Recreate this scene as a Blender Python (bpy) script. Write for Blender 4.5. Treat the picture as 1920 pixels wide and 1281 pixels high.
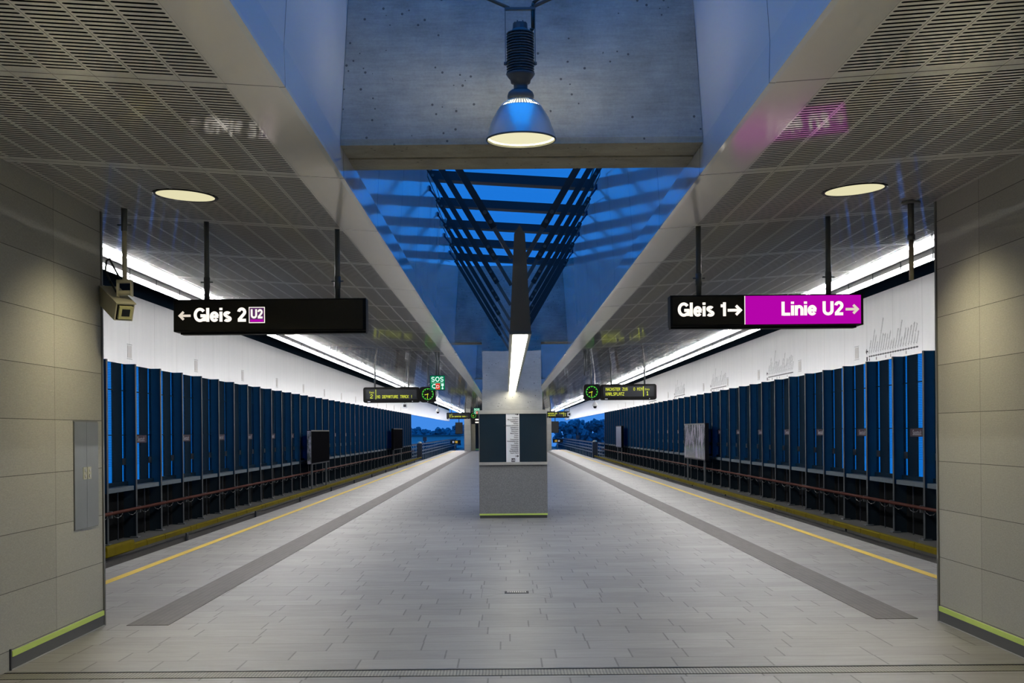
import bpy, bmesh, math, random
from mathutils import Matrix, Vector, Euler
random.seed(7)
for o in list(bpy.data.objects): bpy.data.objects.remove(o)
S = bpy.context.scene
COL = S.collection
R = math.radians
# ------------------------------------------------------------------ camera
F, VX, VY, CH, ROLL = 2300.0, 949.5, 809.0, 1.55, 0.5
cam = bpy.data.cameras.new('camera'); cam.sensor_width = 36; cam.sensor_fit = 'HORIZONTAL'
cam.lens = F/1920*36; cam.shift_x = (960-VX)/1920; cam.shift_y = (VY-640.5)/1920
cam.clip_end = 2000; cam.clip_start = .05
co = bpy.data.objects.new('camera', cam); COL.objects.link(co)
co.matrix_world = Matrix.Translation((0, 0, CH)) @ Matrix.Rotation(R(90), 4, 'X') @ Matrix.Rotation(R(-ROLL), 4, 'Z')
S.camera = co
S.view_settings.view_transform = 'Standard'; S.view_settings.look = 'None'
S.view_settings.exposure = 0.0; S.view_settings.gamma = 1.0; S.view_settings.use_curve_mapping = False
# ------------------------------------------------------------------ world: dusk sky
W = bpy.data.worlds.new('dusk_sky'); S.world = W; W.use_nodes = True
wn = W.node_tree; wn.nodes.clear()
tc = wn.nodes.new('ShaderNodeTexCoord'); sp = wn.nodes.new('ShaderNodeSeparateXYZ')
mr = wn.nodes.new('ShaderNodeMapRange'); mr.inputs[1].default_value = -.25; mr.inputs[2].default_value = 1
rp = wn.nodes.new('ShaderNodeValToRGB'); bg = wn.nodes.new('ShaderNodeBackground'); wo = wn.nodes.new('ShaderNodeOutputWorld')
wn.links.new(tc.outputs['Generated'], sp.inputs[0]); wn.links.new(sp.outputs[2], mr.inputs[0])
wn.links.new(mr.outputs[0], rp.inputs[0]); wn.links.new(rp.outputs[0], bg.inputs[0]); wn.links.new(bg.outputs[0], wo.inputs[0])
e = rp.color_ramp.elements
e[0].position = 0; e[0].color = (.001, .038, .155, 1)
e[1].position = 1; e[1].color = (.012, .165, .50, 1)
k = rp.color_ramp.elements.new(.205); k.color = (.014, .065, .20, 1)
k = rp.color_ramp.elements.new(.32); k.color = (.004, .052, .19, 1)
k = rp.color_ramp.elements.new(.52); k.color = (.002, .052, .18, 1)
k = rp.color_ramp.elements.new(.72); k.color = (.010, .145, .46, 1)  # overhead sky brightened beyond the view to light the skylight shaft
bg.inputs[1].default_value = 4.0

# light levels of the lamps the station has
L_TUBE, L_LINE, W_DOWN, W_PEND = 108.0, 15.0, 530.0, 52.0
XC = 0.115                       # the station's centre line, a little right of the camera

def P(px, py, D):
    """point of the station at distance D seen at a photo pixel, used to take measurements"""
    s, c = math.sin(R(ROLL)), math.cos(R(ROLL))
    dx, dy = px-VX, py-VY
    return (dx*c-dy*s)*D/F, CH-(dx*s+dy*c)*D/F

# ------------------------------------------------------------------ helpers
class MB:
    def __init__(s): s.bm = bmesh.new()
    def box(s, x0, x1, y0, y1, z0, z1, M=None):
        v = [s.bm.verts.new(p) for p in [(x0,y0,z0),(x1,y0,z0),(x1,y1,z0),(x0,y1,z0),(x0,y0,z1),(x1,y0,z1),(x1,y1,z1),(x0,y1,z1)]]
        if M: 
            for q in v: q.co = M @ q.co
        for f in [(0,3,2,1),(4,5,6,7),(0,1,5,4),(1,2,6,5),(2,3,7,6),(3,0,4,7)]: s.bm.faces.new([v[i] for i in f])
        return s
    def tube(s, p0, p1, r, n=12, r2=None):
        p0, p1 = Vector(p0), Vector(p1); d = p1-p0
        q = d.to_track_quat('Z', 'Y'); r2 = r if r2 is None else r2
        a = [s.bm.verts.new(p0+q@Vector((r*math.cos(2*math.pi*i/n), r*math.sin(2*math.pi*i/n), 0))) for i in range(n)]
        b = [s.bm.verts.new(p1+q@Vector((r2*math.cos(2*math.pi*i/n), r2*math.sin(2*math.pi*i/n), 0))) for i in range(n)]
        for i in range(n):
            j = (i+1) % n; f = s.bm.faces.new((a[i], a[j], b[j], b[i])); f.smooth = True
        s.bm.faces.new(a[::-1]); s.bm.faces.new(b)
        return s
    def path(s, pts, r, n=8):
        for a, b in zip(pts, pts[1:]): s.tube(a, b, r, n)
        return s
    def lathe(s, prof, c=(0,0,0), n=48, closed=False, smooth=True):
        rings = []
        for (r, z) in prof:
            rings.append([s.bm.verts.new((c[0]+r*math.cos(2*math.pi*i/n), c[1]+r*math.sin(2*math.pi*i/n), c[2]+z)) for i in range(n)])
        for a, b in zip(rings, rings[1:]):
            for i in range(n):
                j = (i+1) % n; f = s.bm.faces.new((a[i], a[j], b[j], b[i])); f.smooth = smooth
        if closed: s.bm.faces.new(rings[0][::-1]); s.bm.faces.new(rings[-1])
        return s
    def poly(s, pts):
        s.bm.faces.new([s.bm.verts.new(p) for p in pts]); return s
    def prism_y(s, prof, y0, y1):            # prof: (x,z) outline extruded along y
        a = [s.bm.verts.new((x, y0, z)) for x, z in prof]; b = [s.bm.verts.new((x, y1, z)) for x, z in prof]
        n = len(prof)
        for i in range(n):
            j = (i+1) % n; s.bm.faces.new((a[i], a[j], b[j], b[i]))
        s.bm.faces.new(a[::-1]); s.bm.faces.new(b)
        return s
    def build(s, name, mat, parent=None, loc=None, bevel=0):
        bmesh.ops.recalc_face_normals(s.bm, faces=s.bm.faces)
        me = bpy.data.meshes.new(name); s.bm.to_mesh(me); s.bm.free()
        me.materials.append(mat)
        o = bpy.data.objects.new(name, me); COL.objects.link(o)
        if parent: o.parent = parent
        if loc: o.location = loc
        if bevel:
            m = o.modifiers.new('bevel', 'BEVEL'); m.width = bevel; m.segments = 2; m.limit_method = 'ANGLE'
        return o
def tag(o, label=None, cat=None, group=None, kind=None):
    if label: o['label'] = label
    if cat: o['category'] = cat
    if group: o['group'] = group
    if kind: o['kind'] = kind
    return o
def thing(name, label, cat, loc=(0,0,0), group=None, rz=0):
    o = bpy.data.objects.new(name, None); COL.objects.link(o); o.location = loc; o.rotation_euler.z = rz
    o.empty_display_size = .1
    return tag(o, label, cat, group)
def struct(name, loc=(0,0,0)):
    o = bpy.data.objects.new(name, None); COL.objects.link(o); o.location = loc; o['kind'] = 'structure'; return o
def dup(o, parent=None):
    c = o.copy(); COL.objects.link(c)
    if parent: c.parent = parent
    for ch in [q for q in o.children]: dup(ch, c)
    return c
def text(name, s, size, mat, parent, loc, bold=0, ax='LEFT', rot=(R(90),0,0), sx=1, ext=.001, sp=1, kids_parent=None):
    cu = bpy.data.curves.new(name, 'FONT'); cu.body = s; cu.size = size; cu.align_x = ax; cu.offset = bold; cu.extrude = ext
    cu.space_character = sp; cu.resolution_u = 3
    t = bpy.data.objects.new('tmp', cu); COL.objects.link(t)
    dg = bpy.context.evaluated_depsgraph_get()
    me = bpy.data.meshes.new_from_object(t.evaluated_get(dg)); bpy.data.objects.remove(t)
    me.transform(Matrix.Diagonal((sx, 1, 1, 1)))
    me.materials.clear(); me.materials.append(mat)
    o = bpy.data.objects.new(name, me); COL.objects.link(o); o.location = loc; o.rotation_euler = rot
    if parent: o.parent = parent
    return o

# ------------------------------------------------------------------ materials
class N:
    def __init__(s, name):
        s.m = bpy.data.materials.new(name); s.m.use_nodes = True; s.t = s.m.node_tree; s.t.nodes.clear()
        s.out = s.t.nodes.new('ShaderNodeOutputMaterial')
    def node(s, t, **k):
        n = s.t.nodes.new('ShaderNode'+t)
        for a, b in k.items(): setattr(n, a, b)
        return n
    def L(s, a, b): s.t.links.new(a, b)
    def put(s, v, sock):
        if isinstance(v, (int, float)): sock.default_value = v
        else: s.L(v, sock)
    def M(s, op, a, b=0.0, c=0.0):
        n = s.node('Math', operation=op); s.put(a, n.inputs[0]); s.put(b, n.inputs[1]); s.put(c, n.inputs[2]); return n.outputs[0]
    def pos(s):
        g = s.node('NewGeometry'); x = s.node('SeparateXYZ'); s.L(g.outputs['Position'], x.inputs[0]); return g.outputs['Position'], x.outputs
    def noise(s, vec, scale, detail=3, rough=.5, sc=None):
        if sc:
            mp = s.node('Mapping'); mp.inputs['Scale'].default_value = sc; s.L(vec, mp.inputs[0]); vec = mp.outputs[0]
        n = s.node('TexNoise'); n.inputs['Scale'].default_value = scale; n.inputs['Detail'].default_value = detail; n.inputs['Roughness'].default_value = rough
        s.L(vec, n.inputs['Vector']); return n.outputs[0]
    def ramp(s, f, stops):
        r = s.node('ValToRGB'); s.L(f, r.inputs[0]); el = r.color_ramp.elements
        while len(el) > len(stops): el.remove(el[-1])
        while len(el) < len(stops): el.new(1)
        for q, (p, c) in zip(el, stops): q.position = p; q.color = (*c, 1) if len(c) == 3 else c
        return r.outputs[0]
    def mix(s, f, a, b):
        n = s.node('Mix', data_type='RGBA'); s.put(f, n.inputs[0])
        for v, k in ((a, 6), (b, 7)):
            if isinstance(v, tuple): n.inputs[k].default_value = (*v, 1)
            else: s.L(v, n.inputs[k])
        return n.outputs[2]
    def bsdf(s, col=(.5,.5,.5), rough=.5, metal=0, spec=.5, bump=None, bs=.1, bd=.01):
        b = s.node('BsdfPrincipled')
        if isinstance(col, tuple): b.inputs['Base Color'].default_value = (*col, 1)
        else: s.L(col, b.inputs['Base Color'])
        s.put(rough, b.inputs['Roughness']); s.put(metal, b.inputs['Metallic']); b.inputs['Specular IOR Level'].default_value = spec
        if bump is not None:
            q = s.node('Bump'); q.inputs['Strength'].default_value = bs; q.inputs['Distance'].default_value = bd
            s.L(bump, q.inputs['Height']); s.L(q.outputs[0], b.inputs['Normal'])
        return b
    def fin(s, sh): s.L(sh.outputs[0], s.out.inputs[0]); return s.m
def flat(name, col, rough=.5, metal=0, spec=.5, var=.12, scale=6):
    n = N(name); p, _ = n.pos(); f = n.noise(p, scale, 4)
    c = n.mix(f, tuple(v*(1-var) for v in col), tuple(min(1, v*(1+var)) for v in col))
    return n.fin(n.bsdf(c, rough, metal, spec))
def emit(name, col, st):
    n = N(name); e_ = n.node('Emission'); e_.inputs[0].default_value = (*col, 1); e_.inputs[1].default_value = st; return n.fin(e_)

def m_floor():
    n = N('grey_stone_slabs'); p, (x, y, z) = n.pos()
    row = n.M('FLOOR', n.M('DIVIDE', y, .335)); fy = n.M('FRACT', n.M('DIVIDE', y, .335))
    wn_ = n.node('TexWhiteNoise', noise_dimensions='1D'); n.L(row, wn_.inputs['W'])
    w = n.M('ADD', n.M('MULTIPLY', x, 1.75), n.M('MULTIPLY', wn_.outputs['Value'], 917.0))
    v1 = n.node('TexVoronoi', voronoi_dimensions='1D', feature='DISTANCE_TO_EDGE'); v1.inputs['Scale'].default_value = 1; v1.inputs['Randomness'].default_value = .8; n.L(w, v1.inputs['W'])
    v2 = n.node('TexVoronoi', voronoi_dimensions='1D'); v2.inputs['Scale'].default_value = 1; v2.inputs['Randomness'].default_value = .8; n.L(w, v2.inputs['W'])
    jx = n.M('LESS_THAN', v1.outputs['Distance'], .010)
    jy = n.M('LESS_THAN', n.M('ABSOLUTE', n.M('SUBTRACT', fy, .5)), .488)
    joint = n.M('MAXIMUM', jx, n.M('SUBTRACT', 1.0, jy))
    sx = n.node('SeparateXYZ'); n.L(v2.outputs['Color'], sx.inputs[0])
    f = n.M('ADD', n.M('MULTIPLY', sx.outputs[0], .34), n.M('MULTIPLY', n.noise(p, 45, 6, .7), .3))
    f = n.M('ADD', f, n.M('MULTIPLY', n.noise(p, .8, 3, .5, (1,1.6,1)), .35))
    c = n.ramp(f, [(.2, (.165,.159,.153)), (.6, (.222,.215,.206)), (.9, (.27,.262,.25))])
    c = n.mix(n.M('MULTIPLY', joint, .8), c, (.055, .052, .05))
    rough = n.M('ADD', .34, n.M('MULTIPLY', n.noise(p, 3, 4, .6, (1,4,1)), .25))
    h = n.M('SUBTRACT', n.M('MULTIPLY', n.noise(p, 90, 3), .15), joint)
    return n.fin(n.bsdf(c, rough, 0, .4, h, .35, .003))
def m_ceiling():
    n = N('slotted_metal_ceiling'); p, (x, y, z) = n.pos()
    r = n.M('ABSOLUTE', n.M('SUBTRACT', x, XC))
    a = n.M('DIVIDE', n.M('SUBTRACT', r, 1.455), .2085)
    ca = n.M('ABSOLUTE', n.M('SUBTRACT', n.M('FRACT', a), .5))
    rb = n.M('ABSOLUTE', n.M('SUBTRACT', n.M('FRACT', n.M('DIVIDE', y, .052)), .5))
    q = n.M('MULTIPLY', n.M('FRACT', n.M('DIVIDE', n.M('SUBTRACT', y, 3.77), 2.13)), 2.13)
    inside = n.M('MULTIPLY', n.M('GREATER_THAN', q, .075), n.M('LESS_THAN', q, 2.055))
    endx = n.M('MAXIMUM', n.M('SUBTRACT', n.M('MULTIPLY', ca, .2085), .083), 0.0)   # rounded slot ends
    dd = n.M('SQRT', n.M('ADD', n.M('POWER', n.M('MULTIPLY', rb, .052), 2.0), n.M('POWER', endx, 2.0)))
    slot = n.M('MULTIPLY', n.M('LESS_THAN', dd, .0105), inside)
    slot = n.M('MULTIPLY', slot, n.M('LESS_THAN', r, 4.0))
    seam = n.M('MAXIMUM', n.M('GREATER_THAN', ca, .494), n.M('LESS_THAN', q, .012))
    c = n.mix(n.M('MULTIPLY', seam, .7), (.80, .78, .74), (.07, .07, .07))
    wav = n.noise(p, .9, 2, .5, (1, 2.2, 1))
    b = n.bsdf(c, .055, .0, .5, wav, .10, .012)
    t = n.node('BsdfTransparent'); mx = n.node('MixShader'); n.L(slot, mx.inputs[0]); n.L(b.outputs[0], mx.inputs[1]); n.L(t.outputs[0], mx.inputs[2])
    return n.fin(mx)
def m_border(name='smooth_metal_panel', col=(.78,.76,.72), rough=.14, wave=.15):
    n = N(name); p, (x, y, z) = n.pos()
    q = n.M('MULTIPLY', n.M('FRACT', n.M('DIVIDE', n.M('SUBTRACT', y, 3.77), 2.13)), 2.13)
    seam = n.M('LESS_THAN', q, .012)
    c = n.mix(n.M('MULTIPLY', seam, .8), col, (.04,.04,.04))
    wav = n.noise(p, .8, 2, .5, (1, 1.2, 1))
    return n.fin(n.bsdf(c, rough, .05, .6, wav, wave, .012))
def m_concrete(name, c0, c1, rough=.8):
    n = N(name); p, (x, y, z) = n.pos()
    f = n.M('ADD', n.M('MULTIPLY', n.noise(p, 2.2, 6, .65), .6), n.M('MULTIPLY', n.noise(p, 5, 5, .7, (1,1,9)), .3))
    f = n.M('ADD', f, n.M('MULTIPLY', n.noise(p, 60, 3, .6), .15))
    c = n.ramp(f, [(.38, c0), (.66, c1)])
    v = n.node('TexVoronoi'); v.inputs['Scale'].default_value = 16; n.L(p, v.inputs['Vector'])
    hole = n.M('MULTIPLY', n.M('LESS_THAN', v.outputs['Distance'], .13), n.M('GREATER_THAN', n.noise(p, 4, 2), .52))
    c = n.mix(n.M('MULTIPLY', hole, .75), c, (.03,.03,.03))
    return n.fin(n.bsdf(c, rough, 0, .3, n.M('SUBTRACT', f, hole), .3, .01))
def m_wall():
    n = N('ribbed_fibre_cement_panels'); p, (x, y, z) = n.pos()
    fz = n.M('MULTIPLY', n.M('FRACT', n.M('DIVIDE', n.M('SUBTRACT', z, .13), .383)), .383)
    fy = n.M('MULTIPLY', n.M('FRACT', n.M('DIVIDE', n.M('SUBTRACT', y, 8.94), 1.05)), 1.05)
    j = n.M('MAXIMUM', n.M('LESS_THAN', fz, .004), n.M('LESS_THAN', fy, .004))
    rib = n.M('SINE', n.M('MULTIPLY', z, 620.0))
    cy = n.node('CombineXYZ'); n.L(n.M('FLOOR', n.M('DIVIDE', n.M('SUBTRACT', z, .13), .383)), cy.inputs[0]); n.L(n.M('FLOOR', n.M('DIVIDE', n.M('SUBTRACT', y, 8.94), 1.05)), cy.inputs[1])
    wn_ = n.node('TexWhiteNoise', noise_dimensions='3D'); n.L(cy.outputs[0], wn_.inputs[0])
    f = n.M('ADD', n.M('MULTIPLY', n.noise(p, 40, 5, .7, (1,1,5)), .6), n.M('MULTIPLY', wn_.outputs[0], .18))
    f = n.M('ADD', f, n.M('MULTIPLY', rib, .05))
    c = n.ramp(f, [(.2, (.30,.30,.275)), (.65, (.48,.475,.43))])
    v = n.node('TexVoronoi'); v.inputs['Scale'].default_value = 9; n.L(p, v.inputs['Vector'])
    c = n.mix(n.M('MULTIPLY', n.M('LESS_THAN', v.outputs['Distance'], .035), .6), c, (.6,.6,.57))
    c = n.mix(n.M('MULTIPLY', j, .85), c, (.03,.03,.028))
    return n.fin(n.bsdf(c, .85, 0, .12, n.M('SUBTRACT', n.M('MULTIPLY', rib, .12), j), .35, .004))
def m_tactile():
    n = N('ribbed_guidance_slabs'); p, (x, y, z) = n.pos()
    fx = n.M('FRACT', n.M('DIVIDE', x, .05)); rib = n.M('LESS_THAN', n.M('ABSOLUTE', n.M('SUBTRACT', fx, .5)), .2)
    fy = n.M('FRACT', n.M('DIVIDE', y, .3)); j = n.M('LESS_THAN', fy, .05)
    f = n.noise(p, 30, 4)
    cy = n.node('CombineXYZ'); n.L(n.M('FLOOR', n.M('DIVIDE', y, .3)), cy.inputs[0]); n.L(n.M('FLOOR', n.M('DIVIDE', x, .05)), cy.inputs[1])
    wn_ = n.node('TexWhiteNoise', noise_dimensions='3D'); n.L(cy.outputs[0], wn_.inputs[0])
    c = n.mix(n.M('ADD', n.M('MULTIPLY', f, .5), n.M('MULTIPLY', wn_.outputs[0], .5)), (.080,.068,.062), (.125,.108,.10))
    c = n.mix(n.M('MULTIPLY', n.M('MAXIMUM', n.M('MULTIPLY', rib, .5), j), .7), c, (.05,.048,.045))
    return n.fin(n.bsdf(c, .6, 0, .3, n.M('MAXIMUM', rib, j), -.4, .004))
def m_white():
    n = N('white_wall_cladding'); p, (x, y, z) = n.pos()
    fy = n.M('MULTIPLY', n.M('FRACT', n.M('DIVIDE', y, 1.85)), 1.85); j = n.M('LESS_THAN', fy, .02)
    f = n.noise(p, 1.5, 5, .6, (1, 3, .4))
    c = n.mix(f, (.74,.75,.77), (.88,.88,.89)); c = n.mix(n.M('MULTIPLY', j, .4), c, (.3,.3,.3))
    return n.fin(n.bsdf(c, .38, 0, .4))
def m_pane():
    n = N('blue_louvred_glass'); p, (x, y, z) = n.pos()
    ln = n.M('LESS_THAN', n.M('FRACT', n.M('DIVIDE', z, .034)), .3)
    ln = n.M('MULTIPLY', ln, n.M('GREATER_THAN', z, .9))
    t = n.node('BsdfTransparent'); c = n.mix(n.M('MULTIPLY', ln, .35), (.25,.85,.95), (.02,.2,.35)); n.L(c, t.inputs[0])
    g = n.bsdf((.02,.1,.2), .6, 0, .1); mx = n.node('MixShader'); mx.inputs[0].default_value = .12
    n.L(t.outputs[0], mx.inputs[1]); n.L(g.outputs[0], mx.inputs[2]); return n.fin(mx)
def m_clear():
    n = N('skylight_glass'); t = n.node('BsdfTransparent'); t.inputs[0].default_value = (.8,.93,1,1)
    g = n.node('BsdfGlossy'); g.inputs['Roughness'].default_value = .05; mx = n.node('MixShader')
    mx.inputs[0].default_value = .07; n.L(t.outputs[0], mx.inputs[1]); n.L(g.outputs[0], mx.inputs[2]); return n.fin(mx)
def m_poster(seed):
    n = N('poster_print'); p, (x, y, z) = n.pos()
    f = n.noise(p, 1.6, 5, .7, (1, 2.2, .7))
    c = n.ramp(f, [(.36, (.012,.014,.02)), (.46, (.10,.11,.10)), (.53, (.30,.29,.33)), (.6, (.42,.36,.45))])
    return n.fin(n.bsdf(c, .12, 0, .6))
def m_granite():
    n = N('speckled_grey_granite'); p, _ = n.pos()
    f = n.noise(p, 130, 4, .8); c = n.ramp(f, [(.3, (.07,.073,.078)), (.55, (.20,.205,.21)), (.75, (.42,.42,.42))])
    return n.fin(n.bsdf(c, .45, 0, .4))
def m_checker():
    n = N('patterned_steel_strip'); p, (x, y, z) = n.pos()
    a = n.M('SINE', n.M('MULTIPLY', n.M('ADD', x, y), 150.0)); b = n.M('SINE', n.M('MULTIPLY', n.M('SUBTRACT', x, y), 150.0))
    d = n.M('MULTIPLY', a, b); c = n.mix(n.M('GREATER_THAN', d, .1), (.10,.095,.08), (.27,.26,.21))
    return n.fin(n.bsdf(c, .45, .3, .5, d, .5, .004))

FLOOR = m_floor(); CEIL = m_ceiling(); BORDER = m_border(); WELL = m_border('smooth_shaft_panel', (.72,.74,.76), .09, .35)
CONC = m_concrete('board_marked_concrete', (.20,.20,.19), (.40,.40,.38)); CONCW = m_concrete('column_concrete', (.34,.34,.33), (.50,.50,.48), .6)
CONCB = m_concrete('warm_lit_soffit_concrete', (.20,.19,.15), (.38,.36,.29))  # beam concrete browned: warm light from below is put into its colour
WALL = m_wall(); TACT = m_tactile(); WHITE = m_white(); PANE = m_pane(); CLEAR = m_clear(); GRAN = m_granite(); CHECK = m_checker()
VOID = flat('dark_roof_underside', (.006,.006,.007), .9)
KICK = flat('charcoal_skirting', (.055,.058,.06), .5); LIME = flat('lime_safety_stripe', (.52,.68,.14), .5, var=.04)
STEEL = flat('brushed_steel', (.5,.5,.49), .36, .75); GALV = flat('galvanised_steel', (.085,.095,.10), .45, .4)
TRIMM = flat('grey_metal_trim', (.16,.16,.15), .45, .5)
DSTEEL = flat('dark_painted_steel', (.010,.013,.02), .5, .0); NAVY = flat('navy_painted_steel', (.003,.040,.095), .7, 0, spec=.12)
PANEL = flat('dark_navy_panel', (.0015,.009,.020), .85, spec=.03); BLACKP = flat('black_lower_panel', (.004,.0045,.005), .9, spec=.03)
LFIN = flat('shaded_lower_fin', (.008,.014,.020), .8, 0, spec=.1)  # fin steel darkened: the shade below the sill is put into its colour
FLANGE = flat('dark_grey_flange', (.028,.034,.040), .6, .0, spec=.2)
SILL = flat('grey_sill', (.06,.08,.10), .7, spec=.2); YEL = flat('yellow_line_paint', (.62,.42,.03), .6, var=.1, scale=9)
TYEL = flat('yellow_conductor_cover', (.11,.085,.0012), .8, spec=.05, var=.25, scale=5); RUST = flat('reddish_brown_pipe', (.055,.016,.011), .7, spec=.15, var=.3)
BALL = flat('dark_ballast', (.03,.03,.03), .95, var=.5, scale=20); RAIL = flat('worn_rail_steel', (.20,.19,.18), .35, .9)
BLACK = flat('black_signal_plastic', (.004,.004,.004), .5, spec=.15); BLACKG = flat('black_sign_face', (.004,.004,.004), .18, var=.05)
SCREEN = flat('dark_display_glass', (.012,.014,.016), .25, spec=.3); CREAM = flat('cream_camera_paint', (.42,.40,.30), .45)
FINM = flat('tapered_luminaire_steel', (.10,.095,.08), .45, .2); SOSG = emit('sos_green', (.0,.20,.085), 1.0); SOSR = emit('sos_red', (.75,.03,.02), 1)
LETW = emit('lit_white_letters', (1,.93,.82), 1.15); LETG = emit('lit_sos_letters', (.65,1,.85), 1.1); PURP = emit('lit_purple_panel', (.46,.0015,.40), 1.0)
ARROWM = emit('lit_pale_arrow', (.75,.66,.55), 1.0); PLUM = emit('lit_plum_badge', (.10,.03,.12), 1)
LEDY = emit('yellow_led_dots', (.85,.95,.05), 1.1); LEDG = emit('green_led_marks', (.12,.85,.08), 1.0)
TUBE = emit('fluorescent_tube', (1,.985,.96), L_TUBE); LINE = emit('warm_white_diffuser', (1,.93,.72), L_LINE); DISC = emit('downlight_diffuser', (1,.93,.58), .78)
LAMPB = flat('bluish_aluminium_shade', (.55,.58,.62), .28, .85); LAMPI = flat('white_shade_lining', (.75,.74,.62), .4, var=.03)
IRON = flat('dark_cast_ballast_housing', (.05,.06,.075), .45, .3); INFO = flat('dark_info_glass', (.010,.022,.035), .07, var=.05)
PAPER = flat('white_list_panel', (.72,.74,.78), .5, var=.03); INK = flat('black_print', (.015,.015,.02), .6); GREYP = flat('grey_print', (.18,.19,.20), .7)
PLATE = flat('plum_name_plate', (.022,.012,.022), .7, spec=.1); PLTXT = flat('pale_plate_lettering', (.13,.12,.15), .6)
LEAF = flat('hazed_tree_foliage', (.06,.12,.17), .9, var=.5, scale=.8); BARK = flat('dark_bark', (.03,.025,.02), .9)  # foliage colour takes in the blue haze of distance
GRASS = flat('dusk_meadow', (.05,.09,.06), .95, var=.3, scale=.05); HALL = flat('pale_hall_cladding', (.34,.40,.42), .6)
DOME = flat('frosted_camera_dome', (.65,.65,.66), .3); CABLE = flat('black_cable', (.01,.01,.01), .5); VENT = flat('beige_vent_plate', (.60,.58,.57), .6)
ORANGE = flat('yellow_sign_plate', (.75,.42,.02), .5); ROOFM = flat('roof_slab', (.05,.05,.055), .9); BRICKD = flat('dark_doorway', (.01,.011,.012), .6)

YB, YE = -5.0, 172.0
def cz(r): return CH+1.59+.066*r
RI, RP, RE, RO = 1.165, 1.455, 4.10, 4.66      # shaft edge, perforation start, ceiling edge, reflector edge
RW, RF = 8.06, 7.84                            # track wall plane, post flange plane
# ================================================================== STRUCTURE
fl = MB().box(XC-4.77, XC+4.77, YB, 101, -.22, 0).build('floor', FLOOR); tag(fl, kind='structure')
for sgn, nm in ((-1, 'left'), (1, 'right')):
    X = lambda r: XC+sgn*r
    a, b = sorted((X(4.5), X(4.74)))
    tag(MB().box(a, b, YB, 101, -1.1, -.22).build('wall_platform_'+nm, flat('dark_platform_plinth_'+nm, (.03,.03,.03), .9)), kind='structure')
    # trackbed
    a, b = sorted((X(4.5), X(9.2)))
    tag(MB().box(a, b, YB, 205, -1.35, -1.1).build('floor_trackbed_'+nm, BALL), kind='structure')
    a, b = sorted((X(7.45), X(8.5)))
    tag(MB().box(a, b, YB, 102.5, -1.1, -.6).build('floor_walkway_'+nm, flat('dark_walkway_'+nm, (.035,.035,.035), .9, var=.4)), kind='structure')
    # ceiling
    tag(MB().poly([(X(RP), YB, cz(RP)), (X(RE), YB, cz(RE)), (X(RE), YE, cz(RE)), (X(RP), YE, cz(RP))]).build('ceiling', CEIL), kind='structure')
    pr = [(X(RI), cz(RI)), (X(RP), cz(RP)), (X(RP), cz(RP)+.02), (X(RI), cz(RI)+.02)]
    tag(MB().prism_y(pr, YB, YE).build('trim_ceiling_border_'+nm, BORDER), kind='structure')
    pr = [(X(RE), cz(RE)), (X(RO), cz(RE)+.01), (X(RO), cz(RE)+.03), (X(RE), cz(RE)+.03)]
    tag(MB().prism_y(pr, YB, YE).build('trim_light_reflector_'+nm, flat('white_reflector_'+nm, (.22,.22,.22), .5, var=.03)), kind='structure')
    # dark void over the ceiling and the roof slab over track and void
    pr = [(X(1.33), 3.9), (X(RO), 3.9), (X(RO), cz(RE)+.03), (X(RO+.03), cz(RE)+.03), (X(RO+.03), 3.95), (X(1.33), 3.95)]
    tag(MB().prism_y(pr, YB, YE).build('ceiling_void_'+nm, VOID), kind='structure')
    pr = [(X(1.12), 5.06 if sgn < 0 else 4.93), (X(9.0), 5.0), (X(9.0), 5.2), (X(1.12), 5.2)]
    tag(MB().prism_y(pr, YB, YE).build('ceiling_roof_'+nm, ROOFM), kind='structure')
    # skylight shaft side
    pr = [(X(1.165), cz(RI)), (X(1.17), 3.42), (X(1.07), 4.98), (X(1.10), 4.98), (X(1.20), 3.42), (X(1.195), cz(RI))]
    tag(MB().prism_y(pr, YB, YE).build('wall_shaft_'+nm, WELL), kind='structure')
    # track wall: white band and dark upper band
    a, b = sorted((X(RW), X(RW+.12)))
    tag(MB().box(a, b, 8, 172, 3.02, 4.51).build('wall_'+nm+'_band', WHITE), kind='structure')
    a, b = sorted((X(RW+.03), X(RW+.12)))
    tag(MB().box(a, b, 8, 172, 4.51, 5.0).build('wall_'+nm+'_upper', PANEL), kind='structure')
    tag(MB().box(*sorted((X(RW), X(RW+.2))), YB, 19.0, -1.1, 3.02).build('wall_'+nm+'_track', PANEL), kind='structure')
# near hall walls
for sgn, nm, xw, ye in ((-1, 'left', -3.29, 10.0), (1, 'right', 3.456, 9.84)):
    a, b = sorted((xw, xw+sgn*.45))
    zt = cz(abs(xw-XC))+.02
    w = MB().box(a, b, YB, ye-.03, 0, zt).build('wall_'+nm, WALL); tag(w, kind='structure')
    tag(MB().box(*sorted((xw-sgn*.012, xw+sgn*.45)), ye-.03, ye, 0, zt).build('trim_corner_'+nm, TRIMM), kind='structure')
    sk = struct('baseboard_'+nm)
    MB().box(*sorted((xw-sgn*.008, xw)), 8.10, ye-.03, .004, .083).build('skirting', KICK, sk)
    MB().box(*sorted((xw-sgn*.010, xw)), 8.12, ye-.03, .085, .123).build('safety_stripe', LIME, sk)
    MB().box(*sorted((xw-sgn*.014, xw)), 8.10, ye-.03, 0, .006).build('bottom_profile', STEEL, sk)
    MB().box(*sorted((xw-sgn*.012, xw)), 8.085, 8.10, 0, .14).build('end_profile', DSTEEL, sk)
tag(MB().box(-3.8, 3.95, YB-.2, YB, 0, 5).build('wall_back_sky_block', WALL), kind='structure')  # unseen wall added to keep blue sky light off the near floor
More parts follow.
